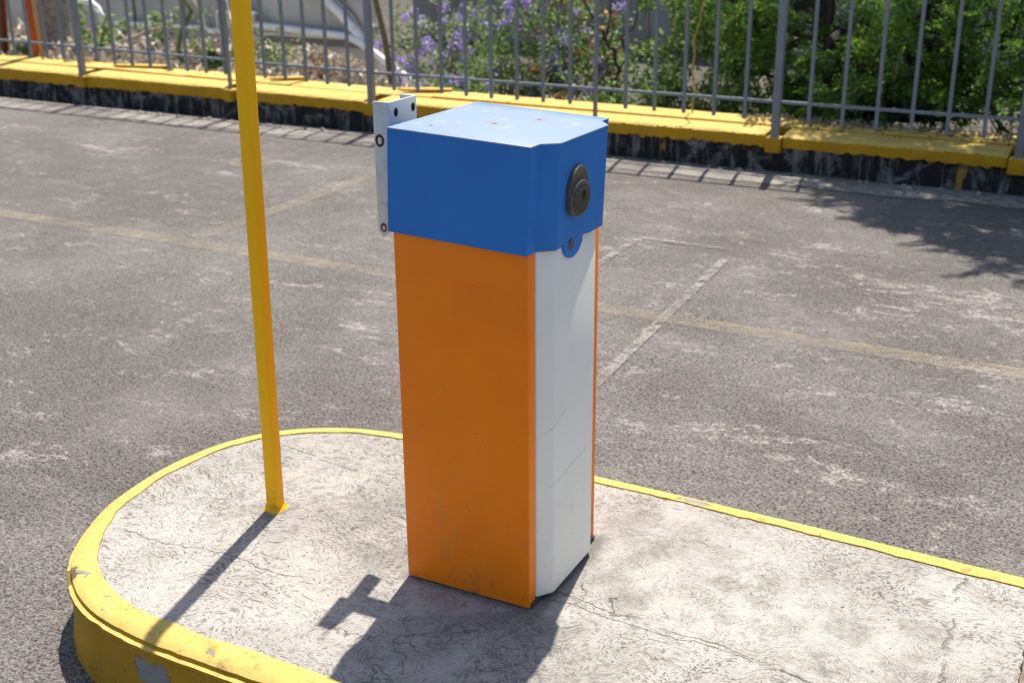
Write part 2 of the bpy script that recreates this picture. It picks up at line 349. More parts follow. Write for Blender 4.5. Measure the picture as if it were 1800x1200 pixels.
def leaf(name, c1, c2, c3, trans=.35, sc=2.5):
    m = Mat(name)
    col = m.mix(m.isl(), c1, c2)
    col = m.mix(m.step(m.noise(sc, 3), .45, .7), col, c3)
    d = m.n('ShaderNodeBsdfPrincipled'); m.put(d.inputs['Base Color'], col); d.inputs['Roughness'].default_value = .5
    d.inputs['Specular IOR Level'].default_value = .35
    tr = m.n('ShaderNodeBsdfTranslucent'); m.put(tr.inputs[0], m.mul(col, 1.25))
    mx = m.n('ShaderNodeMixShader'); mx.inputs[0].default_value = trans
    m.t.links.new(d.outputs[0], mx.inputs[1]); m.t.links.new(tr.outputs[0], mx.inputs[2]); m.t.links.new(mx.outputs[0], m.out.inputs[0])
    return m.m
MATS['leaf_tree'] = leaf('leaf_tree', (.040,.105,.014), (.195,.335,.055), (.09,.18,.03), .40)
MATS['leaf_bush'] = leaf('leaf_bush', (.11,.19,.045), (.25,.35,.12), (.17,.235,.09), .40)
MATS['leaf_pale'] = leaf('leaf_pale', (.16,.22,.09), (.30,.36,.17), (.25,.27,.17))
MATS['leaf_dark'] = leaf('leaf_dark', (.016,.045,.010), (.045,.10,.02), (.025,.055,.012))
MATS['leaf_dry'] = leaf('leaf_dry', (.56,.50,.41), (.30,.245,.18), (.44,.39,.32), .15)
MATS['leaf_brown'] = leaf('leaf_brown', (.22,.12,.055), (.36,.21,.10), (.17,.11,.06), .2)
MATS['leaf_litter_grey'] = leaf('leaf_litter_grey', (.30,.26,.20), (.12,.10,.085), (.20,.17,.14), .1)
MATS['petal'] = leaf('petal', (.34,.255,.60), (.50,.41,.74), (.29,.22,.50), .35)

# ------------------------------------------------------------------ mesh helpers
class MB:
    def __init__(s): s.v = []; s.f = []
    def add(s, v, f):
        b = len(s.v); s.v += [tuple(p) for p in v]; s.f += [tuple(b + i for i in q) for q in f]; return s
    def box(s, x0, x1, y0, y1, z0, z1):
        v = [(x, y, z) for x in (x0, x1) for y in (y0, y1) for z in (z0, z1)]
        return s.add(v, [(0,1,3,2),(4,6,7,5),(0,4,5,1),(2,3,7,6),(0,2,6,4),(1,5,7,3)])
    def tube(s, pts, r, n=10, cap=True):
        pts = [Vector(p) for p in pts]; rs = r if isinstance(r, (list, tuple)) else [r]*len(pts)
        V = []; up = None
        for i, p in enumerate(pts):
            d = (pts[min(i+1, len(pts)-1)] - pts[max(i-1, 0)]).normalized()
            if up is None: up = d.orthogonal().normalized()
            up = (up - d*up.dot(d)).normalized(); sd = d.cross(up)
            V += [p + (up*math.cos(2*math.pi*k/n) + sd*math.sin(2*math.pi*k/n))*rs[i] for k in range(n)]
        F = [(i*n+k, i*n+(k+1) % n, (i+1)*n+(k+1) % n, (i+1)*n+k) for i in range(len(pts)-1) for k in range(n)]
        if cap: F += [tuple(range(n-1, -1, -1)), tuple(range((len(pts)-1)*n, len(pts)*n))]
        return s.add(V, F)
    def prism(s, poly, z0, z1, xf=None):
        n = len(poly); V = [(x, y, z0) for x, y in poly] + [(x, y, z1) for x, y in poly]
        F = [tuple(range(n-1, -1, -1)), tuple(range(n, 2*n))] + [(i, (i+1) % n, n+(i+1) % n, n+i) for i in range(n)]
        if xf: V = [xf(p) for p in V]
        return s.add(V, F)
    def build(s, name, mat, parent=None, bevel=0, smooth=False, seg=2, subsurf=0, loc=None):
        me = bpy.data.meshes.new(name); me.from_pydata(s.v, [], s.f)
        bm = bmesh.new(); bm.from_mesh(me); bmesh.ops.recalc_face_normals(bm, faces=bm.faces)
        if bevel: bmesh.ops.bevel(bm, geom=[e for e in bm.edges if len(e.link_faces) == 2 and e.calc_face_angle(0) > .35], offset=bevel, segments=seg, affect='EDGES', profile=.5, clamp_overlap=True)
        bm.to_mesh(me); bm.free(); me.update()
        me.materials.append(MATS[mat])
        if smooth or bevel:
            me.polygons.foreach_set('use_smooth', [True]*len(me.polygons)); me.set_sharp_from_angle(angle=rad(35))
        o = bpy.data.objects.new(name, me); COL.objects.link(o)
        if parent: o.parent = parent
        if parent and not loc:                       # vertices are given in world space: keep them there
            root = parent; off = Vector((0,0,0))
            while root: off += root.location; root = root.parent
            me.transform(Matrix.Translation(-off))
        return o
def fast(name, mat, V, F, parent=None):              # big leaf meshes from arrays (all faces the same size)
    V = np.asarray(V, np.float32).reshape(-1, 3); F = np.asarray(F, np.int32)
    if parent: V = V - np.array(parent.location, np.float32)
    me = bpy.data.meshes.new(name); k = F.shape[1]
    me.vertices.add(len(V)); me.vertices.foreach_set('co', V.ravel())
    me.loops.add(F.size); me.loops.foreach_set('vertex_index', F.ravel())
    me.polygons.add(len(F)); me.polygons.foreach_set('loop_start', np.arange(0, F.size, k, dtype=np.int32))
    me.update(calc_edges=True); me.validate()
    me.materials.append(MATS[mat]); o = bpy.data.objects.new(name, me); COL.objects.link(o); o.parent = parent; return o
def tag(o, label, cat, group=None):
    o['label'] = label; o['category'] = cat
    if group: o['group'] = group
    return o
def thing(name, loc, label, cat, group=None):
    o = bpy.data.objects.new(name, None); o.empty_display_size = .1; COL.objects.link(o); o.location = loc
    return tag(o, label, cat, group)
def structure(o, kind='structure'): o['kind'] = kind; return o
def nz(x, y=0, z=0, s=1): return mnoise.noise(Vector((x*s, y*s, z*s)))

# ------------------------------------------------------------------ road
mb = MB().add([(-60,-40,K),(60,-40,K),(60,5.20,K),(-60,5.20,K),(-60,-40,K-.3),(60,-40,K-.3),(60,5.20,K-.3),(-60,5.20,K-.3)],
              [(0,1,2,3),(7,6,5,4),(0,4,5,1),(1,5,6,2),(2,6,7,3),(3,7,4,0)])
road = structure(mb.build('road', 'asphalt'))
def sheet(name, mat, pts, dz=.004): return MB().add([(x, y, K+dz) for x, y in pts], [tuple(range(len(pts)))]).build(name, mat, road)
def strip(x0, y0, x1, y1, w):
    d = Vector((x1-x0, y1-y0)).normalized(); n = Vector((-d.y, d.x))*w/2
    return [(x0-n.x, y0-n.y), (x1-n.x, y1-n.y), (x1+n.x, y1+n.y), (x0+n.x, y0+n.y)]
sheet('parking_line', 'faded_yellow', strip(-9, 2.40, 6, 2.345, .105))
sheet('parking_line', 'faded_yellow', strip(-3.11, 2.46, -3.13, 4.86, .10))
sheet('white_marking', 'faded_white', strip(-.545, 1.55, -.618, 3.27, .042), .008)
sheet('white_marking', 'faded_white', strip(-1.12, 2.72, -1.118, 3.40, .04), .008)
sheet('white_marking', 'faded_white', strip(-1.10, 3.425, -.62, 3.415, .022), .012)
ring = [(math.cos(a)*r, math.sin(a)*r) for a in np.linspace(0, 2*math.pi, 33)[:-1] for r in (.085, .15)]
MB().add([(-4.034+x*1.05, 4.022+y*.95, K+.004) for x, y in ring], [(2*i, 2*i+1, (2*i+3) % 64, (2*i+2) % 64) for i in range(32)]).build('painted_ring', 'faded_yellow', road)
gv = []; gx = np.arange(-12, 7, .09)
for x in gx: gv += [(x, 4.86 + .05*nz(x, 0, 0, 2.3) + .03*nz(x, 3, 0, 9), K+.006), (x, 5.195, K+.006)]
MB().add(gv, [(2*i, 2*i+2, 2*i+3, 2*i+1) for i in range(len(gx)-1)]).build('gutter_strip', 'gutter_cement', road)
pb = MB()
for i in range(170):                                 # grit swept against the foot of the wall and loose stones on the asphalt
    if i < 95: x = random.uniform(-8.2, .8); y = 5.15 - abs(random.gauss(0, .045)); r = random.uniform(.006, .022)
    else: x = random.uniform(-6.5, 1.2); y = random.uniform(.75, 4.8); r = random.uniform(.003, .008)
    V = []
    for k in range(8):
        a = k*math.pi/4; V.append((x + r*math.cos(a)*random.uniform(.7,1.2), y + r*math.sin(a)*random.uniform(.7,1.2), K))
    V2 = [(x+(p[0]-x)*.6, y+(p[1]-y)*.6, K + r*random.uniform(.6,1)) for p in V]
    pb.add(V+V2, [tuple(range(8, 16))] + [(j, (j+1) % 8, 8+(j+1) % 8, 8+j) for j in range(8)])
structure(pb.build('gravel', 'rock'), 'stuff')

# ------------------------------------------------------------------ traffic island
def catmull(P, step):
    out = []
    for i in range(1, len(P)-2):
        p0, p1, p2, p3 = (np.array(q, float) for q in P[i-1:i+3]); n = max(2, int(np.linalg.norm(p2-p1)/step))
        for t in np.linspace(0, 1, n, endpoint=False):
            out.append(.5*((2*p1)+(-p0+p2)*t+(2*p0-5*p1+4*p2-p3)*t*t+(-p0+3*p1-3*p2+p3)*t**3))
    return out
ctrl = [(3.4,.605),(3.2,.606),(1.6,.614),(.92,.625),(.45,.642),(.1,.650),(-.3,.654),(-.62,.652),(-.76,.642),(-.91,.602),(-1.05,.513),(-1.145,.381),(-1.19,.198),(-1.178,-.02),(-1.128,-.165),
        (-1.055,-.285),(-.96,-.372),(-.84,-.430),(-.68,-.458),(-.5,-.463),(-.2,-.462),(.4,-.462),(1.6,-.462),(3.2,-.462),(3.4,-.462)]
OUT = catmull(ctrl, .014); N = len(OUT)
nrm = []
for i in range(N):
    d = OUT[min(i+1, N-1)] - OUT[max(i-1, 0)]; d /= np.linalg.norm(d); nrm.append(np.array((d[1], -d[0])))   # outward
nrm = [(-n if (OUT[i]-np.array((max(-.6, OUT[i][0]), .07))) @ n < 0 else n) for i, n in enumerate(nrm)]
island = structure(bpy.data.objects.new('traffic_island', None)); COL.objects.link(island); island.location = (-.1, .07, 0)
V = []; rows = 0; INN = []
arc = 0
for i in range(N):
    if i: arc += np.linalg.norm(OUT[i]-OUT[i-1])
    x, y = OUT[i]; n = nrm[i]
    far = np.clip((y-.40)/.15, 0, 1); near = np.clip((-.1-y)/.3, 0, 1)
    w = .053*(1-far)*(1-near) + (.051 + .012*min(1, max(0, x)))*far + .076*near
    w += .006*nz(arc, 0, 0, 9) + .004*nz(arc, 5, 0, 34) + .005*nz(arc, 9, 0, 3)
    j = lambda s, k, a: a*nz(arc, k, 0, s)
    lip = near*.9 + .1
    prof = [(-w, -.010), (-w+.003, .003+j(20,1,.0016)), (-w*.55, .004+j(8,2,.002)), (-.020, .001+j(14,3,.002)), (-.008+j(34,4,.0025)*lip, -.003-.003*lip),
            (-.005+j(34,4,.0025)*lip, -.010-.005*lip), (.004*lip+j(28,5,.0035)*lip, -.012-.005*lip+j(24,6,.002)), (.005*lip+j(28,5,.0035)*lip, -.018-.006*lip+j(24,6,.002)),
            (-.003+j(9,7,.004), -.035), (.000+j(7,8,.006), -.08), (.004+j(6,9,.006), -.14), (.010+j(22,10,.006), K-.01)]
    rows = len(prof)
    V += [(x+n[0]*a, y+n[1]*a, z) for a, z in prof]
    q = OUT[i] - n*(w-.012); INN.append((q[0], q[1]))
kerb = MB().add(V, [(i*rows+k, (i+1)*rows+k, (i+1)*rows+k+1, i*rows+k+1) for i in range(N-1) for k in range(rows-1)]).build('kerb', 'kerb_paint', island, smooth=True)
# concrete topping: stops at a ragged broken edge, beyond it bare fill
fi = [i for i in range(N) if INN[i][0] < .962]
edge = []
for t in np.linspace(0, 1, 60)[1:-1]:
    a, b = np.array(INN[fi[-1]]), np.array(INN[fi[0]]); q = a + (b-a)*t
    edge.append((q[0] + .012*nz(q[1], 2, 0, 11) + .006*nz(q[1], 7, 0, 40), q[1]))
poly = [INN[i] for i in fi] + edge
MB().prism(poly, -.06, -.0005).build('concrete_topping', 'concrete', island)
MB().prism([(.90,.56),(3.2,.55),(3.2,-.40),(.90,-.40)], -.10, -.022).build('bare_fill', 'infill', island)

# ------------------------------------------------------------------ barrier cabinet
W, D = .305, .341
cab = thing('barrier_cabinet', (-W/2, D/2, 0), 'orange and white car park barrier cabinet with a blue hood on the traffic island', 'barrier cabinet')
MB().box(-W+.006, .004, .006, D-.006, 0, .012).prism([(-.01,.034),(.014,.064),(.012,.262),(-.01,.308)], 0, .0118).build('base_plate', 'base_steel', cab)
# orange shell: two folded sides and the back
C1 = MB()
t = .030
def shell(z0, z1): return [(-W,0),(0,0),(.0005,.004),(0,t),(-.02,t),(-.02,t-.022),(-W+.008,t-.022),(-W+.008,D-.008),(-.02,D-.008),(-.02,D-t),(0,D-t),(0,D),(-W,D)]
C1.prism(shell(0, 1), .0025, .822)
C1.build('housing', 'orange_paint', cab, bevel=.0028)
door = MB().prism([(-.012,t+.0025),(.001,t+.0025),(.003,t+.006),(.0255,t+.037),(.0245,.266),(.003,D-t-.014),(.001,D-t-.0025),(-.012,D-t-.0025)], .013, .800).build('door_panel', 'white_paint', cab, bevel=.003)
# blue hood, seated a little forward of square, in its own frame then tilted
rx, ry, rz, ox, oy, hW, hD, zb = -.0075, -.0373, .0133, -.0030, -.0045, .3160, .3530, .7919
def hx(p):                                            # p = (x towards the door, y, z)
    lx, ly, lz = ox - p[0] - W/2 , oy + p[1] - D/2, p[2]-zb
    a = lx + ry*lz - rz*ly; b = ly + rz*lx - rx*lz; c = lz + rx*ly - ry*lx
    return (-(a + W/2), b + D/2, c + zb)
HT = 1.0
FX = .0285
prof = [(-hW,0),(0,0),(0,.037),(FX,.067),(FX,.287),(0,.317),(0,hD),(-hW,hD)]
n = len(prof); V = [hx((x, y, zb)) for x, y in prof] + [hx((x, y, HT)) for x, y in prof]
F = [(i, (i+1) % n, n+(i+1) % n, n+i) for i in range(n) if i != 3]
tong = []                                             # front face with its round lock tongue
cy, r0 = .146, .040
for a in np.linspace(0, math.pi, 17): tong.append((FX, cy - r0*math.cos(a)*(1.12 if abs(math.cos(a)) > .5 else 1.05), zb + .004 - r0*.93*math.sin(a)))
fl = [(FX,cy-r0-.024,zb), (FX, cy-r0-.010, zb+.003)]; fr = [(FX, cy+r0+.012, zb+.004), (FX,cy+r0+.030,zb)]
chain = fl + tong + fr
b0 = len(V); V += [hx(p) for p in chain]; k = len(chain)
F.append(tuple([3] + list(range(b0, b0+k)) + [4, n+4, n+3]))
b1 = len(V); V += [hx((p[0]-.004, p[1], p[2])) for p in chain]
F += [(b0+i, b0+i+1, b1+i+1, b1+i) for i in range(k-1)] + [tuple(range(b1+k-1, b1-1, -1))]
hood = MB().add(V, F + [(0, 7, 6, 5, 2, 1)][:0]).build('hood', 'blue_paint', cab)
# folded lid, sun-bleached, standing 1.5 mm over the hood walls
lid = [(-hW-.0012,-.0012),(.0012,-.0012),(.0012,.0375),(FX+.0012,.0675),(FX+.0012,.2865),(.0012,.3165),(.0012,hD+.0012),(-hW-.0012,hD+.0012)]
lido = MB().prism(lid, HT-.0005, HT+.0025, hx).build('lid', 'blue_faded', cab, bevel=.0012)
# lock
def oval(cy, cz, ry_, rz_, n=40, egg=.0, tilt=0):
    o = []
    for a in np.linspace(0, 2*math.pi, n+1)[:-1]:
        y, z = ry_*math.cos(a), rz_*math.sin(a); y *= 1 + egg*z/rz_
        o.append((cy + y*math.cos(tilt) - z*math.sin(tilt), cz + y*math.sin(tilt) + z*math.cos(tilt)))
    return o
def stack(name, mat, layers, parent, smooth=True):   # layers: (x, outline)
    m = len(layers[0][1]); V = []
    for x, o in layers: V += [hx((x, y, z)) for y, z in o]
    F = [(i*m+k, i*m+(k+1) % m, (i+1)*m+(k+1) % m, (i+1)*m+k) for i in range(len(layers)-1) for k in range(m)] + [tuple(range((len(layers)-1)*m, len(layers)*m))]
    return MB().add(V, F).build(name, mat, parent, smooth=smooth)
LY, LZ = .1435, .8965
e = lambda s: oval(LY, LZ, .0405*s, .0490*s, egg=-.06)
stack('lock_housing', 'lock_metal', [(FX-.001, e(1.05)), (FX+.0072, e(1.05)), (FX+.0092, e(1.02)), (FX+.0100, e(.96)), (FX+.0085, e(.89)), (FX+.0085, e(.1))], hood)
c = lambda s: oval(LY+.001, LZ-.0145, .0432*s, .0355*s, egg=-.04)
stack('lock_cover', 'lock_metal', [(FX+.004, c(1.03)), (FX+.0118, c(1.03)), (FX+.0135, c(1.0)), (FX+.0142, c(.94)), (FX+.0128, c(.88)), (FX+.0128, c(.1))], hood)
c2 = lambda s: oval(LY+.0012, LZ-.0185, .0405*s, .0300*s, egg=-.04)
stack('lock_cover', 'lock_face', [(FX+.012, c2(1.02)), (FX+.0135, c2(1.0)), (FX+.0150, c2(.92)), (FX+.0160, c2(.7)), (FX+.0162, c2(.1))], hood)
kh = lambda s: oval(LY+.007, LZ-.0085, .0075*s, .0115*s)
stack('keyhole', 'hole_dark', [(FX+.012, kh(1)), (FX+.0166, kh(1)), (FX+.0168, kh(.9))], hood)
sc = lambda s: oval(cy-.012, zb-.003, .0095*s, .0095*s)
stack('screw', 'screw_metal', [(FX-.001, sc(1.15)), (FX+.002, sc(1.1)), (FX+.0035, sc(.85)), (FX+.002, sc(.5)), (FX+.002, sc(.05))], hood)
# drive shaft and the white channel the barrier arm bolts to
MB().tube([(-W-.001,.203,.885),(-.402,.203,.885)], .031, 24).build('drive_shaft', 'base_steel', cab, smooth=True)
bz0, bz1, wx = .735, 1.029, -.400
y0, y1, fd, th = .148, .258, .041, .004
MB().add([(wx,y0,bz0+.02),(wx-fd+.012,y0,bz0),(wx-fd,y0,bz0+.014),(wx-fd,y0,bz1),(wx,y0,bz1),(wx,y1,bz1),(wx-fd,y1,bz1),(wx-fd,y1,bz0+.014),(wx-fd+.012,y1,bz0),(wx,y1,bz0+.02),
          (wx-th,y0+th,bz0+.02),(wx-fd+.012,y0+th,bz0),(wx-fd,y0+th,bz0+.014),(wx-fd,y0+th,bz1),(wx-th,y0+th,bz1),(wx-th,y1-th,bz1),(wx-fd,y1-th,bz1),(wx-fd,y1-th,bz0+.014),(wx-fd+.012,y1-th,bz0),(wx-th,y1-th,bz0+.02)],
         [(0,1,2,3,4),(5,6,7,8,9),(0,4,5,9),(14,13,12,11,10),(19,18,17,16,15),(10,19,15,14),(0,10,11,1),(1,11,12,2),(2,12,13,3),(3,13,14,4),(4,14,15,5),(5,15,16,6),(6,16,17,7),(7,17,18,8),(8,18,19,9),(9,19,10,0)]
         ).build('arm_bracket', 'bracket_paint', cab, bevel=.0018)
br = bpy.data.objects['arm_bracket']
def disc(name, mat, cx, cy, cz, r, rz_, ax, off):
    o = []
    for a in np.linspace(0, 2*math.pi, 21)[:-1]:
        u, v = r*math.cos(a), rz_*math.sin(a)
        o.append((cx+off, cy+u, cz+v) if ax == 'x' else (cx+u, cy+off, cz+v))
    q = [(p[0]+(.001 if ax == 'x' else 0), p[1]-(.001 if ax == 'y' else 0), p[2]) for p in o]
    return MB().add(o+q, [tuple(range(20, 40))] + [(i, (i+1) % 20, 20+(i+1) % 20, 20+i) for i in range(20)]).build(name, mat, br)
for (cy_, cz_) in ((y0+.026, 1.005), (y1-.016, 1.006), (y0+.037, .972), (y1-.022, .966)):
    disc('rust_stain', 'rust', wx, cy_, cz_, .0072, .0095, 'x', .0002); disc('bolt_hole', 'hole_dark', wx, cy_, cz_, .0048, .0068, 'x', .0012)
for cz_, r in ((.947, .0108), (.757, .0080)):
    cx_ = wx-.026; disc('rust_stain', 'rust', cx_, y0, cz_, r, r*1.25, 'y', -.0002); disc('bolt_slot', 'white_plastic', cx_+.001, y0, cz_, r*.45, r*.72, 'y', -.0012)

# ------------------------------------------------------------------ yellow post
pole = thing('yellow_post', (-.772,.121,0), 'tall yellow square post set in the concrete near the rounded end of the traffic island', 'post')
h = .0178; z0, z1 = -.02, 2.15; lx, ly = (.024/1.226, 0)
MB().add([(-.772+sx*h+lx*z, .121+sy*h+ly*z, z) for z in (z0, z1) for sx, sy in ((-1,-1),(1,-1),(1,1),(-1,1))], [(3,2,1,0),(4,5,6,7),(0,1,5,4),(1,2,6,5),(2,3,7,6),(3,0,4,7)]).build('shaft', 'post_paint', pole, bevel=.0085, seg=4)
V = []
for r, z in ((1.0,.012), (1.12,.006), (1.34,.0015), (1.5,-.003)):
    for k in range(32):
        a = 2*math.pi*k/32; q = h*1.02*r*(1+.10*nz(k, r, 0, .9)); c_, s_ = math.cos(a), math.sin(a); mm = max(abs(c_), abs(s_))**.8
        V.append((-.772+q*c_/mm, .121+q*s_/mm, z))
MB().add(V, [(i*32+k, i*32+(k+1) % 32, (i+1)*32+(k+1) % 32, (i+1)*32+k) for i in range(3) for k in range(32)]).build('paint_collar', 'post_paint', pole, smooth=True)

# ------------------------------------------------------------------ boundary wall
def dz(x): return .005*max(0, -x-4)
def dzf(x): return .0125*max(0, -x-4)
def wy(x): return 5.190 - .017*(x+2)
wall = thing('boundary_wall', (-3,5.4,K), 'low black volcanic stone wall with a chipped yellow painted coping along the back of the car park', 'wall')
X = np.arange(-14, 6.01, .07); V = []; R_ = 7
for x in X:
    for kk, z in enumerate(np.linspace(K-.06, -.02, R_)): V.append((x, wy(x)+.012+.016*nz(x, z, 3, 7)+.008*nz(x, z, 9, 19), z+dz(x)))
    V.append((x, wy(x)+.45, -.02+dz(x))); 
R2 = R_+1
MB().add(V, [(i*R2+k, (i+1)*R2+k, (i+1)*R2+k+1, i*R2+k+1) for i in range(len(X)-1) for k in range(R2-1)]).build('stone_base', 'stone', wall, smooth=True)
posts_x = [-9.70, -6.785, -5.21, -3.90, -2.141, -.944, .44, 1.95]
joints = [-14, -9.70, -6.785, -5.21, -3.90, -.944, .44, 1.95, 6]
for a, b in zip(joints[:-1], joints[1:]):            # front render coat, one length between footings
    xs = np.arange(a+.055, b-.05, .013); V = []; ddz = random.uniform(-.004, .004)
    for x in xs:
        e = wy(x); lo = -.022 - .005*max(0, -x-2) + .011*nz(x, 0, 1, 6) + .014*nz(x, 0, 5, 23) + random.uniform(-.004,.003)
        eb = .016*nz(x, 4, 0, 4) + .007*nz(x, 8, 0, 41) + random.gauss(0, .0045)
        for p in ((e+.010, lo-.004), (e-.006, lo), (e-.008+.003*nz(x,0,0,5), .006), (e-.006+.003*nz(x,7,0,5)+eb*.3,   .040+eb*.5+ddz), (e+.010+eb*.8, .052+eb*.25+ddz), (e+.045, .056+.003*nz(x,2,0,12)), (e+.205, .062), (e+.205, .02)):
            V.append((x, p[0], p[1]+dz(x)))
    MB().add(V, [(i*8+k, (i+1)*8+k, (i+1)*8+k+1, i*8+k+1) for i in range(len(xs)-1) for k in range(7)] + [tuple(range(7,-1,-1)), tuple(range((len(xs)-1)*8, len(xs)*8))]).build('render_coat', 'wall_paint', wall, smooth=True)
seams = [-14, -8.9, -7.32, -6.70, -5.86, -5.12, -4.80, -3.82, -3.52, -2.9, -.99, -.35, .36, 1.7, 6]
for i, (a, b) in enumerate(zip(seams[:-1], seams[1:])):   # rear coping slabs behind the groove
    xs = np.linspace(a+.004, b-.004, max(4, int((b-a)/.05))); V = []; dd = random.uniform(-.006, .008); sl = random.uniform(-.01, .01)
    for x in xs:
        e = wy(x)+.212; bk = wy(x)+.455+.014*nz(x, 3, 0, 6)+.010*nz(x, 5, 0, 25); t_ = (x-a)/(b-a)-.5
        for p in ((e, .02), (e, .068+dd+sl*t_), (e+.006, .074+dd+sl*t_), (bk-.02, .079+dd+.003*nz(x,1,0,9)+sl*t_), (bk, .070+dd), (bk, .0)):
            V.append((x, p[0], p[1]+dz(x)))
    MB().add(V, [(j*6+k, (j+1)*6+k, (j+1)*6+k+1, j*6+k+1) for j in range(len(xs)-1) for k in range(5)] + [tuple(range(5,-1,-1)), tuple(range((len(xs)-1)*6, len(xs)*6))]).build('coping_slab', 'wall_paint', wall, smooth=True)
for x in posts_x:
    if x == -2.141: continue
    e = wy(x); w_ = .048 if x != -5.21 else .04
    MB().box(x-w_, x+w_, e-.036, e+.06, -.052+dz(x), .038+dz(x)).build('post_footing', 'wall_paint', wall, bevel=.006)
# broken wedges of coping lying over the joints
for x, s in ((-6.45, .26), (-4.93, .12), (-3.66, .2)):
    e = wy(x)+.26
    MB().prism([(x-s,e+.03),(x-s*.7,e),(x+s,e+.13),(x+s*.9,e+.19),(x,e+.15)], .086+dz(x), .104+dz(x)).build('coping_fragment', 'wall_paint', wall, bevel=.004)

# ------------------------------------------------------------------ fence
fence = thing('steel_fence', (-3,5.225,.05), 'grey steel bar fence standing on the yellow coping of the boundary wall', 'fence')
FT = .97
def fy(x): return wy(x)+.010
for x in posts_x:
    w_ = .012 if x in (-5.21, -2.141) else .023
    d_ = .013 if w_ < .02 else .024
    zb_ = .03+dz(x)
    MB().box(x-w_, x+w_, fy(x)-d_, fy(x)+d_, zb_, FT+.03+dzf(x)).build('post', 'fence_paint', fence, bevel=.003)
for a, b in zip(posts_x[:-1], posts_x[1:]):
    if a == -2.141 or a == -5.21: continue
    b2 = posts_x[posts_x.index(b)+1] if b in (-2.141, -5.21) else b
    for zr, hh in ((.248, .0085), (FT-.01, .010)):
        pts = [(x, fy(x)+.0, zr+dzf(x)) for x in np.linspace(a+.027, b2-.027, 8)]
        V = []
        for p in pts: V += [(p[0], p[1]-.0105, p[2]-hh), (p[0], p[1]+.0105, p[2]-hh), (p[0], p[1]+.0105, p[2]+hh), (p[0], p[1]-.0105, p[2]+hh)]
        MB().add(V, [(i*4+k, i*4+(k+1) % 4, i*4+4+(k+1) % 4, i*4+4+k) for i in range(7) for k in range(4)] + [(3,2,1,0),(28,29,30,31)]).build('rail', 'fence_paint', fence)
    n_ = max(2, round((b2-a)/.1945))
    for i in range(1, n_):
        x = a + (b2-a)*i/n_
        if any(abs(x-q) < .035 for q in (-5.21, -2.141)): continue
        t_ = random.uniform(-.003, .003); y_ = fy(x)
        MB().box(x-.0100, x+.0100, y_-.0100, y_+.0100, .136+dzf(x)+t_, FT+.02+dzf(x)).build('bar', 'fence_paint', fence)

# ------------------------------------------------------------------ terrain beyond the wall
def tz(x, y):
    left = 1/(1+math.exp(max(-60, min(60, (x+4.9)*4))))
    near = -.02*left - .16*(1-left)
    s = min(1, max(0, (y-(5.9+.9*left))/2.2)); s = s*s*(3-2*s)
    z = near + (-.62-near)*s
    z += left*.22*math.exp(-((y-6.5)/.6)**2)*(.6+.6*nz(x, y, 0, 1.3)) + .035*nz(x, y, 2, 2.2) + .02*nz(x, y, 5, 7)
    if y > 17: z += (y-17)*.02*(1+nz(x, y, 0, .02))
    return z if y > 5.5 else min(z, -.1)
ys = list(np.arange(5.52, 11, .09)) + list(np.arange(11, 30, 1.)) + [40, 60, 90, 140, 220, 400]
xs = [-400, -200, -100, -60, -40, -28, -20] + list(np.arange(-15, 7, .12)) + [8, 12, 18, 26, 40, 60, 100, 200, 400]
V = [(x, y, tz(x, y)) for y in ys for x in xs]; nx = len(xs); b_ = len(V)
V += [(x, -400, -1.2) for x in xs] + [(x, 5.51, -1.2) for x in xs]
F = [(j*nx+i, j*nx+i+1, (j+1)*nx+i+1, (j+1)*nx+i) for j in range(len(ys)-1) for i in range(nx-1)]
F += [(b_+i, b_+i+1, b_+nx+i+1, b_+nx+i) for i in range(nx-1)] + [(b_+nx+i, b_+nx+i+1, i+1, i) for i in range(nx-1)]
structure(MB().add(V, F).build('terrain', 'soil', smooth=True))

# ------------------------------------------------------------------ leaves
def frames(n, updir=.3):
    d = RNG.normal(size=(n, 3)); d[:, 2] += updir; d /= np.linalg.norm(d, axis=1, keepdims=True)
    a = RNG.normal(size=(n, 3)); a -= (a*d).sum(1, keepdims=True)*d; a /= np.linalg.norm(a, axis=1, keepdims=True)
    return d, a, np.cross(d, a)
def leaves(P, L, wr=.42, up=.3, fold=.18):            # pointed, folded leaves
    n = len(P); d, a, c = frames(n, up); L = (np.full(n, L) if np.isscalar(L) else L)[:, None]
    L = L*RNG.uniform(.65, 1.3, (n, 1)); w = L*wr*.5
    V = np.stack([P, P+d*L*.33+a*w+c*w*fold*2, P+d*L*.7+a*w*.8+c*w*fold, P+d*L, P+d*L*.7-a*w*.8+c*w*fold, P+d*L*.33-a*w+c*w*fold*2], 1)
    b = np.arange(n)[:, None]*6
    F = np.concatenate([b+np.array([[0,1,2,3]]), b+np.array([[0,3,4,5]])])
    return V.reshape(-1, 3), F
def sprays(P, L=.15, pairs=8, ll=.030, lw=.010, up=.15):   # fern-like compound leaves
    n = len(P); d, a, c = frames(n, up); Ls = L*RNG.uniform(.6, 1.3, (n, 1)); Vs = []
    for k in range(pairs):
        t = (k+.6)/pairs; o = P + d*Ls*t + np.array([0, 0, -1])*Ls*.25*t*t
        for sgn in (-1, 1):
            q = a*sgn + d*.45 + c*RNG.normal(0, .18, (n, 1)); l = ll*(1-.45*abs(t-.4))*Ls/L; w = lw*Ls/L
            Vs.append(np.stack([o, o+q*l*.5+d*w*.6, o+q*l, o+q*l*.5-d*w*.6], 1))
    V = np.stack(Vs, 1).reshape(-1, 3); F = np.arange(len(V)).reshape(-1, 4)
    return V, F
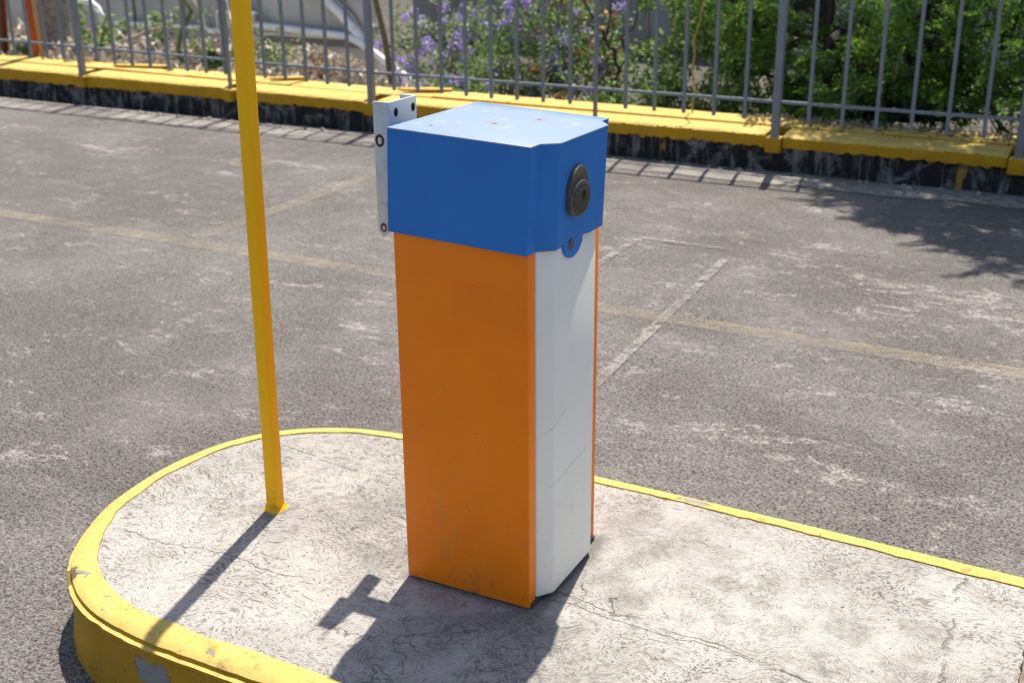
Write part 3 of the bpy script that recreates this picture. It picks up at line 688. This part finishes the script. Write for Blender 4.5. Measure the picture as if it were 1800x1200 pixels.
def ball(n, c, r, shell=.45):
    d = RNG.normal(size=(n, 3)); d /= np.linalg.norm(d, axis=1, keepdims=True)
    return np.array(c) + d*np.array(r)*(shell + (1-shell)*RNG.random((n, 1)))**.8
def clumps(n, centres, r, per):
    out = []
    for c in centres:
        k = int(per*RNG.uniform(.5, 1.5)); out.append(ball(k, c, np.array(r)*RNG.uniform(.6, 1.35), .2))
    return np.concatenate(out)
def wander(p0, p1, k=7, amp=.06):
    p0, p1 = Vector(p0), Vector(p1); L_ = (p1-p0).length; o = []
    for i in range(k+1):
        t = i/k; q = p0.lerp(p1, t); f = math.sin(math.pi*t)*(amp*L_ + .012)
        o.append(q + Vector((random.gauss(0, f), random.gauss(0, f), random.gauss(0, f*.7))))
    return o
def limb(mb, p0, p1, r0, r1, k=7, amp=.05, twigs=0, tl=.4, up=.3, n=7):
    pts = wander(p0, p1, k, amp); d_ = (pts[-1]-pts[-2]).normalized(); mb.tube(pts + [pts[-1]+d_*r1*.6, pts[-1]+d_*r1*.95], [r0+(r1-r0)*i/k for i in range(k+1)] + [r1*.8, r1*.2], n)
    tips = [pts[-1]]
    for _ in range(twigs):
        i = random.randint(k//3, k); d = Vector((random.gauss(0,1), random.gauss(0,1), random.gauss(up,.8))).normalized()
        q = pts[i] + d*tl*random.uniform(.5, 1.2); mb.tube(wander(pts[i], q, 4, .07), [r1*1.0, r1*.85, r1*.7, r1*.5, r1*.35], 5); tips.append(q)
    return tips

# tree with dark forked stems, behind the right half of the fence
tree = thing('feathery_tree', (-.5,6.75,-.3), 'feathery green tree on dark forked stems behind the right half of the fence', 'tree')
tb = MB(); tips = []
stems = [((-.52,6.62,-.35),(-.66,6.6,.32),.055,.045),((-.66,6.6,.32),(-.95,6.65,.56),.05,.04),((-.95,6.65,.56),(-1.15,6.7,1.25),.042,.03),((-1.15,6.7,1.25),(-1.5,8.0,2.0),.03,.015),
         ((-.46,6.6,-.2),(-.53,6.55,.4),.03,.026),((-.53,6.55,.4),(-.30,6.6,.82),.032,.028),((-.30,6.6,.82),(.1,8.0,1.9),.03,.015),
         ((-.44,6.6,.03),(.0,6.62,.21),.030,.022),((.0,6.62,.21),(.55,6.65,.19),.022,.014),((-.03,6.6,.2),(-.12,6.6,.75),.018,.01),((.1,6.6,.2),(.25,6.62,.8),.015,.008),
         ((-.66,6.6,.3),(-1.5,6.6,.75),.03,.012),((-.7,6.6,.2),(-1.6,6.7,.25),.018,.008),((-.95,6.65,.56),(-.75,6.5,1.5),.03,.012),((.3,6.6,.2),(1.0,6.7,.9),.018,.01),((-.55,6.6,-.2),(-1.2,6.5,.05),.016,.007),
         ((-.45,6.6,-.1),(.3,6.5,-.1),.016,.007)]
stems = [((a[0], a[1]-.32, a[2]), (c[0], c[1]-.32, c[2]), r0*1.15, r1*1.15) for a, c, r0, r1 in stems]
for p0, p1, r0, r1 in stems: tips += limb(tb, p0, p1, r0, r1, 7, .045, 8, .45, .1)
for _ in range(46):                                  # tangle of dark twigs low on the fence side
    x0 = random.uniform(-.9, .75); z0_ = random.uniform(-.15, .35); d_ = random.uniform(-.5, .5)
    limb(tb, (x0, 6.2+random.uniform(-.15,.2), z0_), (x0+d_, 6.15+random.uniform(-.2,.25), z0_+random.uniform(.1,.6)), random.uniform(.006,.013), .003, 7, .07, 2, .22, .2, 5)
tb.build('trunk', 'bark_black', tree, smooth=True)
cc = []
for x, y, z, s in ((-1.7,6.9,.55,.5),(-1.2,6.5,.15,.45),(-1.0,6.9,.75,.45),(-.75,6.35,.42,.3),(-.45,6.75,.62,.35),(-.2,6.4,.7,.3),(.15,6.8,.62,.35),(.5,6.6,.8,.4),(.95,6.7,.6,.4),
                   (-1.5,7.3,.2,.5),(-.6,7.4,.35,.5),(.2,7.5,.3,.5),(.9,7.4,.2,.5),(-1.35,6.3,.75,.35),(-.1,7.1,.85,.4),(-.9,8.0,1.3,.5),(.6,8.1,1.4,.6),(-1.7,8.0,1.5,.5),(0,8.2,1.8,.6),(-.95,6.2,.0,.22),(-1.45,6.15,-.02,.25)):
    k = 6 if x < -.75 else 3; cc += [np.array((x, y, z)) + RNG.normal(size=3)*np.array((s*.55, s*.5, s*.38)) for _ in range(k)]
cc += [np.array(t_) for t_ in tips]
P = clumps(0, cc, (.13,.13,.10), 19)
V, F = sprays(P, .16, 8, .040, .016); fast('crown', 'leaf_tree', V, F, tree)

# tree outside the frame on the right whose crown shades the road and the coping
over = thing('overhanging_tree', (2.3,6.6,-.3), 'tall tree past the right edge whose crown throws dappled shade over the road', 'tree')
ob = MB(); limb(ob, (2.3,6.6,-.35), (2.0,6.5,1.6), .12, .09, 8, .03, 0, n=10); 
foot = [(-.80,4.90),(-.6,4.66),(-.32,4.42),(-.12,4.28),(.09,4.08),(.23,3.87),(.33,3.68),(.45,3.58),(.62,3.62)]
pts = []
while len(pts) < 240:
    x = random.uniform(-.85, 3.4); y = random.uniform(3.5, 5.75 if x > -.75 else 5.3)
    lim = np.interp(x, [p[0] for p in foot]+[3.4], [p[1] for p in foot]+[3.3])
    if y > lim + .01 + .08*random.random() and random.random() < (.62 + .4*min(1, (y-lim)/.4)): 
        hgt = random.uniform(2.7, 3.9) + .25*max(0, x); pts.append((x+hgt*SUNX, y+hgt*SUNY, K+hgt))
for i, c_ in enumerate(pts):
    if i % 6 == 0: limb(ob, (2.0+random.uniform(-.1,.1),6.5,1.5+random.uniform(-.4,.3)), c_, .035, .006, 8, .05, 2, .3)
ob.build('trunk', 'bark_black', over, smooth=True)
P = clumps(0, pts, (.19,.19,.10), 30)
V, F = sprays(P, .19, 8, .050, .024); fast('crown', 'leaf_tree', V, F, over)

# leafy bush between them
def bush(name, loc, label, cat, group, blobs, mat, L, per, stems_to, bark='stem_green', flower=None, wr=.45, nst=10, rs=.006, dry=None):
    o = thing(name, loc, label, cat, group); sb = MB()
    cs = []
    for (x, y, z, rx_, ry_, rz_, k) in blobs: cs += [np.array((x, y, z)) + RNG.normal(size=3)*np.array((rx_, ry_, rz_))*.5 for _ in range(k)]
    for c_ in random.sample(cs, min(nst, len(cs))): limb(sb, (loc[0]+random.gauss(0,.008), loc[1]+random.gauss(0,.008), loc[2]-.02), tuple(c_), rs, rs*.4, 6, .06, 2, .2)
    sb.build('stems', bark, o, smooth=True)
    P_ = clumps(0, cs, (.11,.11,.09), per); V_, F_ = leaves(P_, L, wr); fast('foliage', mat, V_, F_, o)
    if dry:
        P_ = clumps(0, random.sample(cs, max(1, int(len(cs)*dry))), (.09,.09,.07), per*.7); V_, F_ = leaves(P_, L*1.1, wr); fast('dry_leaves', 'leaf_brown', V_, F_, o)
    if flower:
        fc = [np.array(c_) + RNG.normal(size=3)*.06 for c_ in random.sample(cs, int(len(cs)*flower))]
        P_ = clumps(0, fc, (.06,.06,.06), 34); V_, F_ = leaves(P_, .030, .75, .4); fast('blossoms', 'petal', V_, F_, o)
    return o
bush('green_bush', (-2.0,6.25,-.2), 'bright green leafy bush left of the fence post behind the cabinet', 'bush', None,
     [(-2.0,6.3,.05,.35,.25,.25,24),(-1.85,6.5,.45,.4,.3,.35,34),(-2.1,6.8,.75,.4,.3,.4,30),(-1.7,6.2,.0,.5,.2,.2,30),(-2.4,6.4,.0,.3,.2,.25,16)], 'leaf_bush', .055, 38, None, 'bark_black')
g = 'purple flowering shrubs behind the fence'
bush('flowering_shrub', (-4.45,7.1,-.35), 'sparse purple flowering shrub beside the thin leaning pole', 'shrub', g,
     [(-4.62,7.2,.22,.4,.3,.25,34),(-4.35,7.0,-.05,.45,.3,.25,44),(-4.2,7.2,.42,.4,.3,.25,24)], 'leaf_pale', .045, 24, None, 'stem_green', .60, nst=14)
bush('flowering_shrub', (-3.6,6.85,-.3), 'fuller purple flowering shrub with pale green leaves behind the hood', 'shrub', g,
     [(-3.75,6.9,-.05,.55,.3,.25,54),(-3.5,6.9,.27,.5,.3,.25,46),(-3.6,7.1,.62,.4,.3,.25,22),(-3.9,6.5,-.12,.4,.2,.15,26)], 'leaf_bush', .048, 28, None, 'stem_green', .26, nst=16)
bush('flowering_shrub', (-2.95,6.7,-.3), 'purple flowering shrub with dry brown leaves right of the other two', 'shrub', g,
     [(-3.0,6.7,.0,.5,.3,.25,52),(-2.85,6.8,.32,.4,.3,.22,22),(-3.1,6.9,.6,.25,.3,.2,12)], 'leaf_bush', .048, 24, None, 'stem_green', .26, nst=14, dry=.5)
sap = thing('bare_sapling', (-2.5,6.3,-.2), 'thin black bare sapling bending among the shrubs', 'sapling')
sb = MB()
for p0, p1, r0, r1 in (((-2.53,6.3,-.22),(-2.43,6.3,.22),.016,.013),((-2.43,6.3,.22),(-2.55,6.3,.42),.013,.012),((-2.55,6.3,.42),(-2.68,6.3,.62),.012,.009),((-2.68,6.3,.62),(-2.85,6.3,1.2),.009,.004),((-2.43,6.3,.22),(-2.33,6.35,.7),.009,.004),((-2.55,6.3,.42),(-2.52,6.3,1.1),.008,.004)):
    limb(sb, p0, p1, r0, r1, 5, .03, 1, .18)
sb.build('stems', 'bark_black', sap, smooth=True)
vine = tag(MB().tube(wander((-1.6,5.58,-.1), (-1.625,5.57,1.2), 12, .012), .0055, 6).build('dry_stalk', 'stem_yellow', smooth=True), 'single thin yellow dry stalk rising just behind the fence bars', 'stalk')
tag(MB().tube([(-4.53,6.5,-.3),(-4.60,6.5,.3),(-4.68,6.5,.64),(-4.85,6.5,1.4)], [.026,.025,.024,.022], 10).build('leaning_pole', 'stick', smooth=True), 'thin brown wooden pole leaning left of the purple shrubs', 'pole')

# hedge of darker growth filling the slope further back on the right
hg = thing('dark_shrub', (-.2,8.6,-.6), 'dark dense shrub deep behind the feathery tree', 'shrub')
cs = [np.array((random.uniform(-2.4,3.2), random.uniform(8.2,9.4), random.uniform(-.7,1.5))) for _ in range(150)]
V, F = leaves(clumps(0, cs, (.26,.24,.2), 34), .075, .5); fast('foliage', 'leaf_dark', V, F, hg)
sb = MB()
for c_ in cs[::9]: limb(sb, (c_[0]*.8, 8.8, -.65), tuple(c_), .02, .006, 6, .06, 1, .3)
sb.build('stems', 'bark_black', hg, smooth=True)

# ------------------------------------------------------------------ left: litter, weeds, timber, pipes
n = 9000; xs_ = RNG.uniform(-9.6, -4.4, n); ys_ = 5.66 + np.abs(RNG.normal(0, .75, n))
zs = np.array([tz(a, b) for a, b in zip(xs_, ys_)]) + RNG.uniform(0, .09, n)
V, F = leaves(np.stack([xs_, ys_, zs], 1), .075, .55, .0, .5); structure(fast('leaf_litter', 'leaf_dry', V, F), 'stuff')
n = 3200; xs_ = RNG.uniform(-4.4, 2.5, n); ys_ = RNG.uniform(5.66, 6.6, n); zs = np.array([tz(a, b) for a, b in zip(xs_, ys_)]) + RNG.uniform(0, .03, n)
V, F = leaves(np.stack([xs_, ys_, zs], 1), .05, .5, .0, .4); structure(fast('dry_ground_cover', 'leaf_brown', V, F), 'stuff')
n = 9000; xs_ = RNG.uniform(-4.0, 3.2, n); ys_ = RNG.uniform(5.66, 8.6, n); zs = np.array([tz(a, b) for a, b in zip(xs_, ys_)]) + RNG.uniform(0, .10, n)*np.array([1 + nz(a, b, 0, 3) for a, b in zip(xs_, ys_)])
V, F = leaves(np.stack([xs_, ys_, zs], 1), .075, .55, .5, .3); structure(fast('ground_cover', 'leaf_tree', V, F), 'stuff')
n = 1500; xs_ = RNG.uniform(-1.25, 1.6, n); ys_ = np.array([wy(a) for a in xs_]) + .455 - np.abs(RNG.normal(0, .11, n)).clip(0, .4)
V, F = leaves(np.stack([xs_, ys_, np.full(n, .083)], 1), .030, .5, -.25, .25); structure(fast('fallen_leaves', 'leaf_litter_grey', V, F), 'stuff')
def weed(x, y, h, L, k, mat, label, group, wr=.5, bark='stem_green', spread=.5):
    z = tz(x, y); o = thing('weed_plant', (x, y, z), label, 'weed', group); sb = MB(); P_ = []
    for _ in range(k+1):
        d = Vector((random.gauss(0, spread), random.gauss(0, spread), 1)).normalized(); q = Vector((x, y, z)) + d*h*random.uniform(.6, 1.1)
        pts_ = wander((x, y, z-.02), q, 6, .05); sb.tube(pts_, [.005,.005,.0045,.004,.0035,.003,.002], 5)
        for p_ in pts_[2:]: P_ += [np.array(p_) + RNG.normal(size=3)*.025 for _ in range(4)]
    sb.build('stems', bark, o, smooth=True); V_, F_ = leaves(np.array(P_), L, wr); fast('foliage', mat, V_, F_, o)
g = 'weeds growing in the leaf litter'
weed(-7.35, 6.0, .50, .085, 5, 'leaf_bush', 'broad leaved green weed right of the orange board', g)
weed(-8.15, 5.9, .14, .09, 6, 'leaf_bush', 'low broad leaved weed between the orange board and the brown board', g, spread=.9)
weed(-7.05, 6.5, .45, .07, 6, 'leaf_pale', 'pale weed under the bent white pipe', g)
weed(-6.15, 6.1, .55, .06, 5, 'leaf_bush', 'slender weed with hanging narrow leaves beside the green stake', g, .25)
weed(-5.75, 6.2, .50, .055, 6, 'leaf_pale', 'dusty pale weed in front of the white trim of the shelter', g, .3)
weed(-5.95, 5.95, .13, .10, 5, 'leaf_dark', 'dark rounded low weed against the coping', g, .8, spread=.9)
weed(-5.42, 6.0, .40, .06, 7, 'leaf_bush', 'bushy weed just left of the yellow post', g, .35)
weed(-4.98, 6.1, .22, .05, 6, 'leaf_brown', 'withered brown weed right of the yellow post', g, .5, 'pale_twig', .8)
weed(-6.9, 5.85, .2, .05, 7, 'leaf_dry', 'dried out weed at the foot of the thick fence post', g, .3, 'pale_twig', .7)
tag(MB().tube(wander((-6.28,5.9,-.05), (-6.18,5.95,1.1), 8, .02), .021, 9).build('green_stake', 'stem_green', smooth=True), 'mossy green upright stake left of the shelter', 'stake')
tag(MB().tube(wander((-5.62,5.8,.0), (-5.9,6.1,.62), 8, .03), .009, 7).build('pale_stalk', 'pale_twig', smooth=True), 'thin pale dry stalk bending left in front of the shelter trim', 'stalk')
bt = 'broken twigs in the litter'
tag(MB().tube(wander((-7.35,6.2,.16), (-6.75,6.35,.40), 5, .02), [.018,.017,.016,.015,.014,.012], 8).build('dead_branch', 'pale_twig', smooth=True), 'pale dead branch slanting up past the thick fence post', 'branch', bt)
tag(MB().tube(wander((-7.25,6.0,.28), (-7.12,6.05,.95), 5, .02), .013, 8).build('dead_branch', 'pale_twig', smooth=True), 'upright pale dead twig right of the orange board', 'branch', bt)
tag(MB().tube(wander((-6.35,6.3,.36), (-6.6,6.4,.9), 5, .03), .012, 8).build('dead_branch', 'pale_twig', smooth=True), 'pale dead twig leaning against the green stake', 'branch', bt)
ob_ = thing('orange_board', (-7.86,5.78,0), 'leaning orange painted timber board behind the fence', 'board')
def slab(o, x0, x1, y, z0, xt0, xt1, z1, th, name, mat):
    MB().add([(x0,y,z0),(x1,y,z0),(xt1,y,z1),(xt0,y,z1),(x0,y+th,z0),(x1,y+th,z0),(xt1,y+th,z1),(xt0,y+th,z1)], [(0,1,2,3),(7,6,5,4),(0,4,5,1),(1,5,6,2),(2,6,7,3),(3,7,4,0)]).build(name, mat, o, bevel=.003)
slab(ob_, -7.885, -7.80, 5.76, -.05, -7.95, -7.85, 1.25, .05, 'face_board', 'orange_wood')
slab(ob_, -7.798, -7.782, 5.765, -.05, -7.848, -7.830, 1.25, .04, 'edge_strip', 'tan_edge')
db = thing('brown_board', (-8.3,5.8,0), 'dark brown timber board at the left end of the fence', 'board')
slab(db, -8.40, -8.30, 5.78, -.05, -8.27, -8.16, 1.2, .04, 'face_board', 'dark_wood')
slab(db, -8.405, -8.30, 5.832, .05, -8.275, -8.16, 1.15, .02, 'back_board', 'orange_wood')
tr = thing('grey_trunk', (-8.0,6.3,0), 'rough grey tree trunk between the brown board and the orange board', 'tree')
V = []; n = 20
for i in range(15):
    z = -.1 + i*.1
    for k in range(n):
        a = 2*math.pi*k/n; r = .155*(1 + .35*math.exp(-max(0, z)*9))*(1+.12*nz(math.cos(a)*3, math.sin(a)*3, z*2.5)); V.append((-8.12+r*math.cos(a)-.04*z, 6.3+r*math.sin(a), z))
MB().add(V, [(i*n+k, i*n+(k+1) % n, (i+1)*n+(k+1) % n, (i+1)*n+k) for i in range(14) for k in range(n)]).build('trunk', 'bark_grey', tr, smooth=True)
pts_ = [(-8.72,7.0,-.15),(-8.71,7,.22),(-8.67,7,.345),(-8.60,7,.42),(-8.50,7,.458),(-8.40,7,.452),(-8.31,7,.40),(-8.26,7,.31),(-8.25,7,-.15)]
tag(MB().tube(pts_, .033, 12).build('bent_pipe', 'white_pipe', smooth=True), 'white pipe bent in a hoop beyond the thick fence post', 'pipe')
wr = 'white plastic scraps in the litter'
for (x, y, z, r, lab) in ((-6.05,6.6,.10,.11,'long white plastic scrap standing in the litter left of the pale stalk'),(-7.25,6.3,.16,.05,'small white plastic scrap near the dead branch'),(-5.6,6.7,.05,.045,'crumpled white plastic scrap behind the dusty weed'),(-5.3,6.8,.06,.045,'crumpled white plastic scrap left of the yellow post')):
    V = [(x-r*.2,y,z-r),(x+r*.5,y+.02,z-r*.8),(x+r*.45,y,z-.2*r),(x-r*.3,y+.03,z+r),(x-r*.55,y,z+r*.7)]
    tag(MB().add(V+[(a, b+.012, c_) for a, b, c_ in V], [(0,1,2,3,4),(9,8,7,6,5)]+[(i,(i+1)%5,5+(i+1)%5,5+i) for i in range(5)]).build('plastic_scrap', 'white_plastic', bevel=.003), lab, 'litter', wr)
rk = 'pale stones beside the shrubs'
for (x, y, r, lab) in ((-3.45,6.1,.075,'pale stone under the shrubs directly behind the hood'),(-4.15,6.2,.07,'pale stone at the foot of the sparse flowering shrub'),(-.05,6.1,.10,'pale stone at the foot of the feathery tree'),(.42,6.05,.14,'largest pale stone near the right edge behind the fence')):
    V = []; z = tz(x, y)
    for i in range(7):
        for k in range(12):
            th, ph = math.pi*i/6, 2*math.pi*k/12; q = Vector((math.sin(th)*math.cos(ph), math.sin(th)*math.sin(ph), math.cos(th))); q *= r*(1+.3*mnoise.noise(q*1.7+Vector((x*9, y, 0))))
            V.append((x+q.x*1.2, y+q.y, z+r*.35+q.z*.75))
    tag(MB().add(V, [(i*12+k, i*12+(k+1) % 12, (i+1)*12+(k+1) % 12, (i+1)*12+k) for i in range(6) for k in range(12)]).build('stone', 'rock', smooth=True), lab, 'stone', rk)

# ------------------------------------------------------------------ glazed shelter beyond the slope, and the far wall
sh = thing('glazed_shelter', (-8.5,9.6,-.65), 'grey glazed shelter with white tube rails and a sloping white beam beyond the fence', 'shelter')
MB().box(-8.33, -6.75, 9.52, 9.62, -.75, -.18).build('base_wall', 'shed_wall', sh, bevel=.01)
MB().box(-8.33, -6.80, 9.50, 9.519, -.20, -.115).build('sill_band', 'dark_trim', sh)
MB().box(-8.40, -6.8, 9.62, 9.66, -.10, 1.3).build('glass_panel', 'pale_panel', sh)
MB().box(-14, -8.42, 9.62, 9.66, -.60, 1.6).build('glass_panel', 'dusty_glass', sh)
for x in (-8.75, -9.6, -10.4, -11.4): MB().box(x-.012, x+.012, 9.60, 9.62, -.6, 1.6).build('glazing_bar', 'dark_trim', sh)
MB().tube([(-8.75,9.5,.02),(-8.349,9.5,-.003),(-7.652,9.5,-.045),(-7.115,9.5,-.073),(-6.948,9.5,-.128),(-6.798,9.5,-.203),(-6.504,9.5,-.382),(-6.175,9.5,-.576),(-6.05,9.5,-.66)], .043, 12).build('hand_rail', 'white_pipe', sh, smooth=True)
MB().tube([(-7.95,9.55,.95),(-7.478,9.55,.38),(-7.18,9.55,.145),(-7.0,9.55,-.03),(-6.87,9.55,-.20)], .055, 12).build('sloping_beam', 'white_pipe', sh, smooth=True)
for d_ in (-.11, .12): MB().tube([(-7.95+d_,9.57,.95),(-7.478+d_,9.57,.38),(-7.18+d_,9.57,.145),(-6.93+d_*.6,9.57,-.14)], .017, 8).build('beam_trim', 'shed_wall', sh, smooth=True)
MB().box(-10.6, -9.1, 9.44, 9.50, -.08, -.035).build('trim_strip', 'white_pipe', sh, bevel=.006)
MB().box(-9.08, -8.94, 9.43, 9.50, -.115, -.06).box(-8.936, -8.92, 9.44, 9.50, -.115, .12).box(-8.93, -8.35, 9.44, 9.50, .122, .155).build('white_frame', 'white_pipe', sh)
MB().box(-8.90, -8.37, 9.46, 9.50, -.055, .118).build('pale_inset', 'pale_panel', sh)
fw = thing('far_wall', (-1,14,-.7), 'grey brown block wall far behind the shrubs', 'wall')
MB().box(-9, 9, 14, 14.3, -1, 2.6).build('block_face', 'far_block', fw)
MB().box(-9.05, 9.05, 13.95, 14.35, 2.602, 2.72).build('coping', 'shed_wall', fw, bevel=.01)

# ------------------------------------------------------------------ light, sky, camera
w = bpy.data.worlds.new('World'); S.world = w; w.use_nodes = True
nt = w.node_tree; sky = nt.nodes.new('ShaderNodeTexSky'); sky.sky_type = 'NISHITA'; sky.sun_disc = False
el = math.atan2(1, math.hypot(SUNX, SUNY)); az = math.atan2(SUNX, SUNY)
sky.sun_elevation = el; sky.sun_rotation = az; sky.air_density = 1.2; sky.dust_density = 1.5
bg = nt.nodes['Background']; nt.links.new(sky.outputs[0], bg.inputs[0]); bg.inputs[1].default_value = .095
sl = bpy.data.lights.new('Sun', 'SUN'); sl.energy = 4.9; sl.angle = rad(.55); sl.color = (1, .93, .83)
so = bpy.data.objects.new('Sun', sl); COL.objects.link(so)
so.rotation_euler = Vector((-SUNX, -SUNY, -1)).to_track_quat('-Z', 'Y').to_euler()
cd = bpy.data.cameras.new('Camera'); co = bpy.data.objects.new('Camera', cd); COL.objects.link(co); S.camera = co
R_c = Vector((.88683,.46202,-.00802)); U_c = Vector((-.15557,.31488,.9363)); F_c = Vector((-.43511,.82909,-.35112))
co.matrix_world = Matrix(((R_c.x,U_c.x,-F_c.x,.992),(R_c.y,U_c.y,-F_c.y,-1.959),(R_c.z,U_c.z,-F_c.z,1.437),(0,0,0,1)))
cd.sensor_fit = 'HORIZONTAL'; cd.sensor_width = 36; cd.lens = 42.06; cd.clip_end = 2000; cd.clip_start = .05
cd.dof.use_dof = True; cd.dof.focus_distance = 2.45; cd.dof.aperture_fstop = 5.6
S.view_settings.view_transform = 'Standard'; S.view_settings.look = 'None'; S.view_settings.exposure = .70; S.view_settings.gamma = 1
S.cycles.max_bounces = 8; S.cycles.transparent_max_bounces = 12
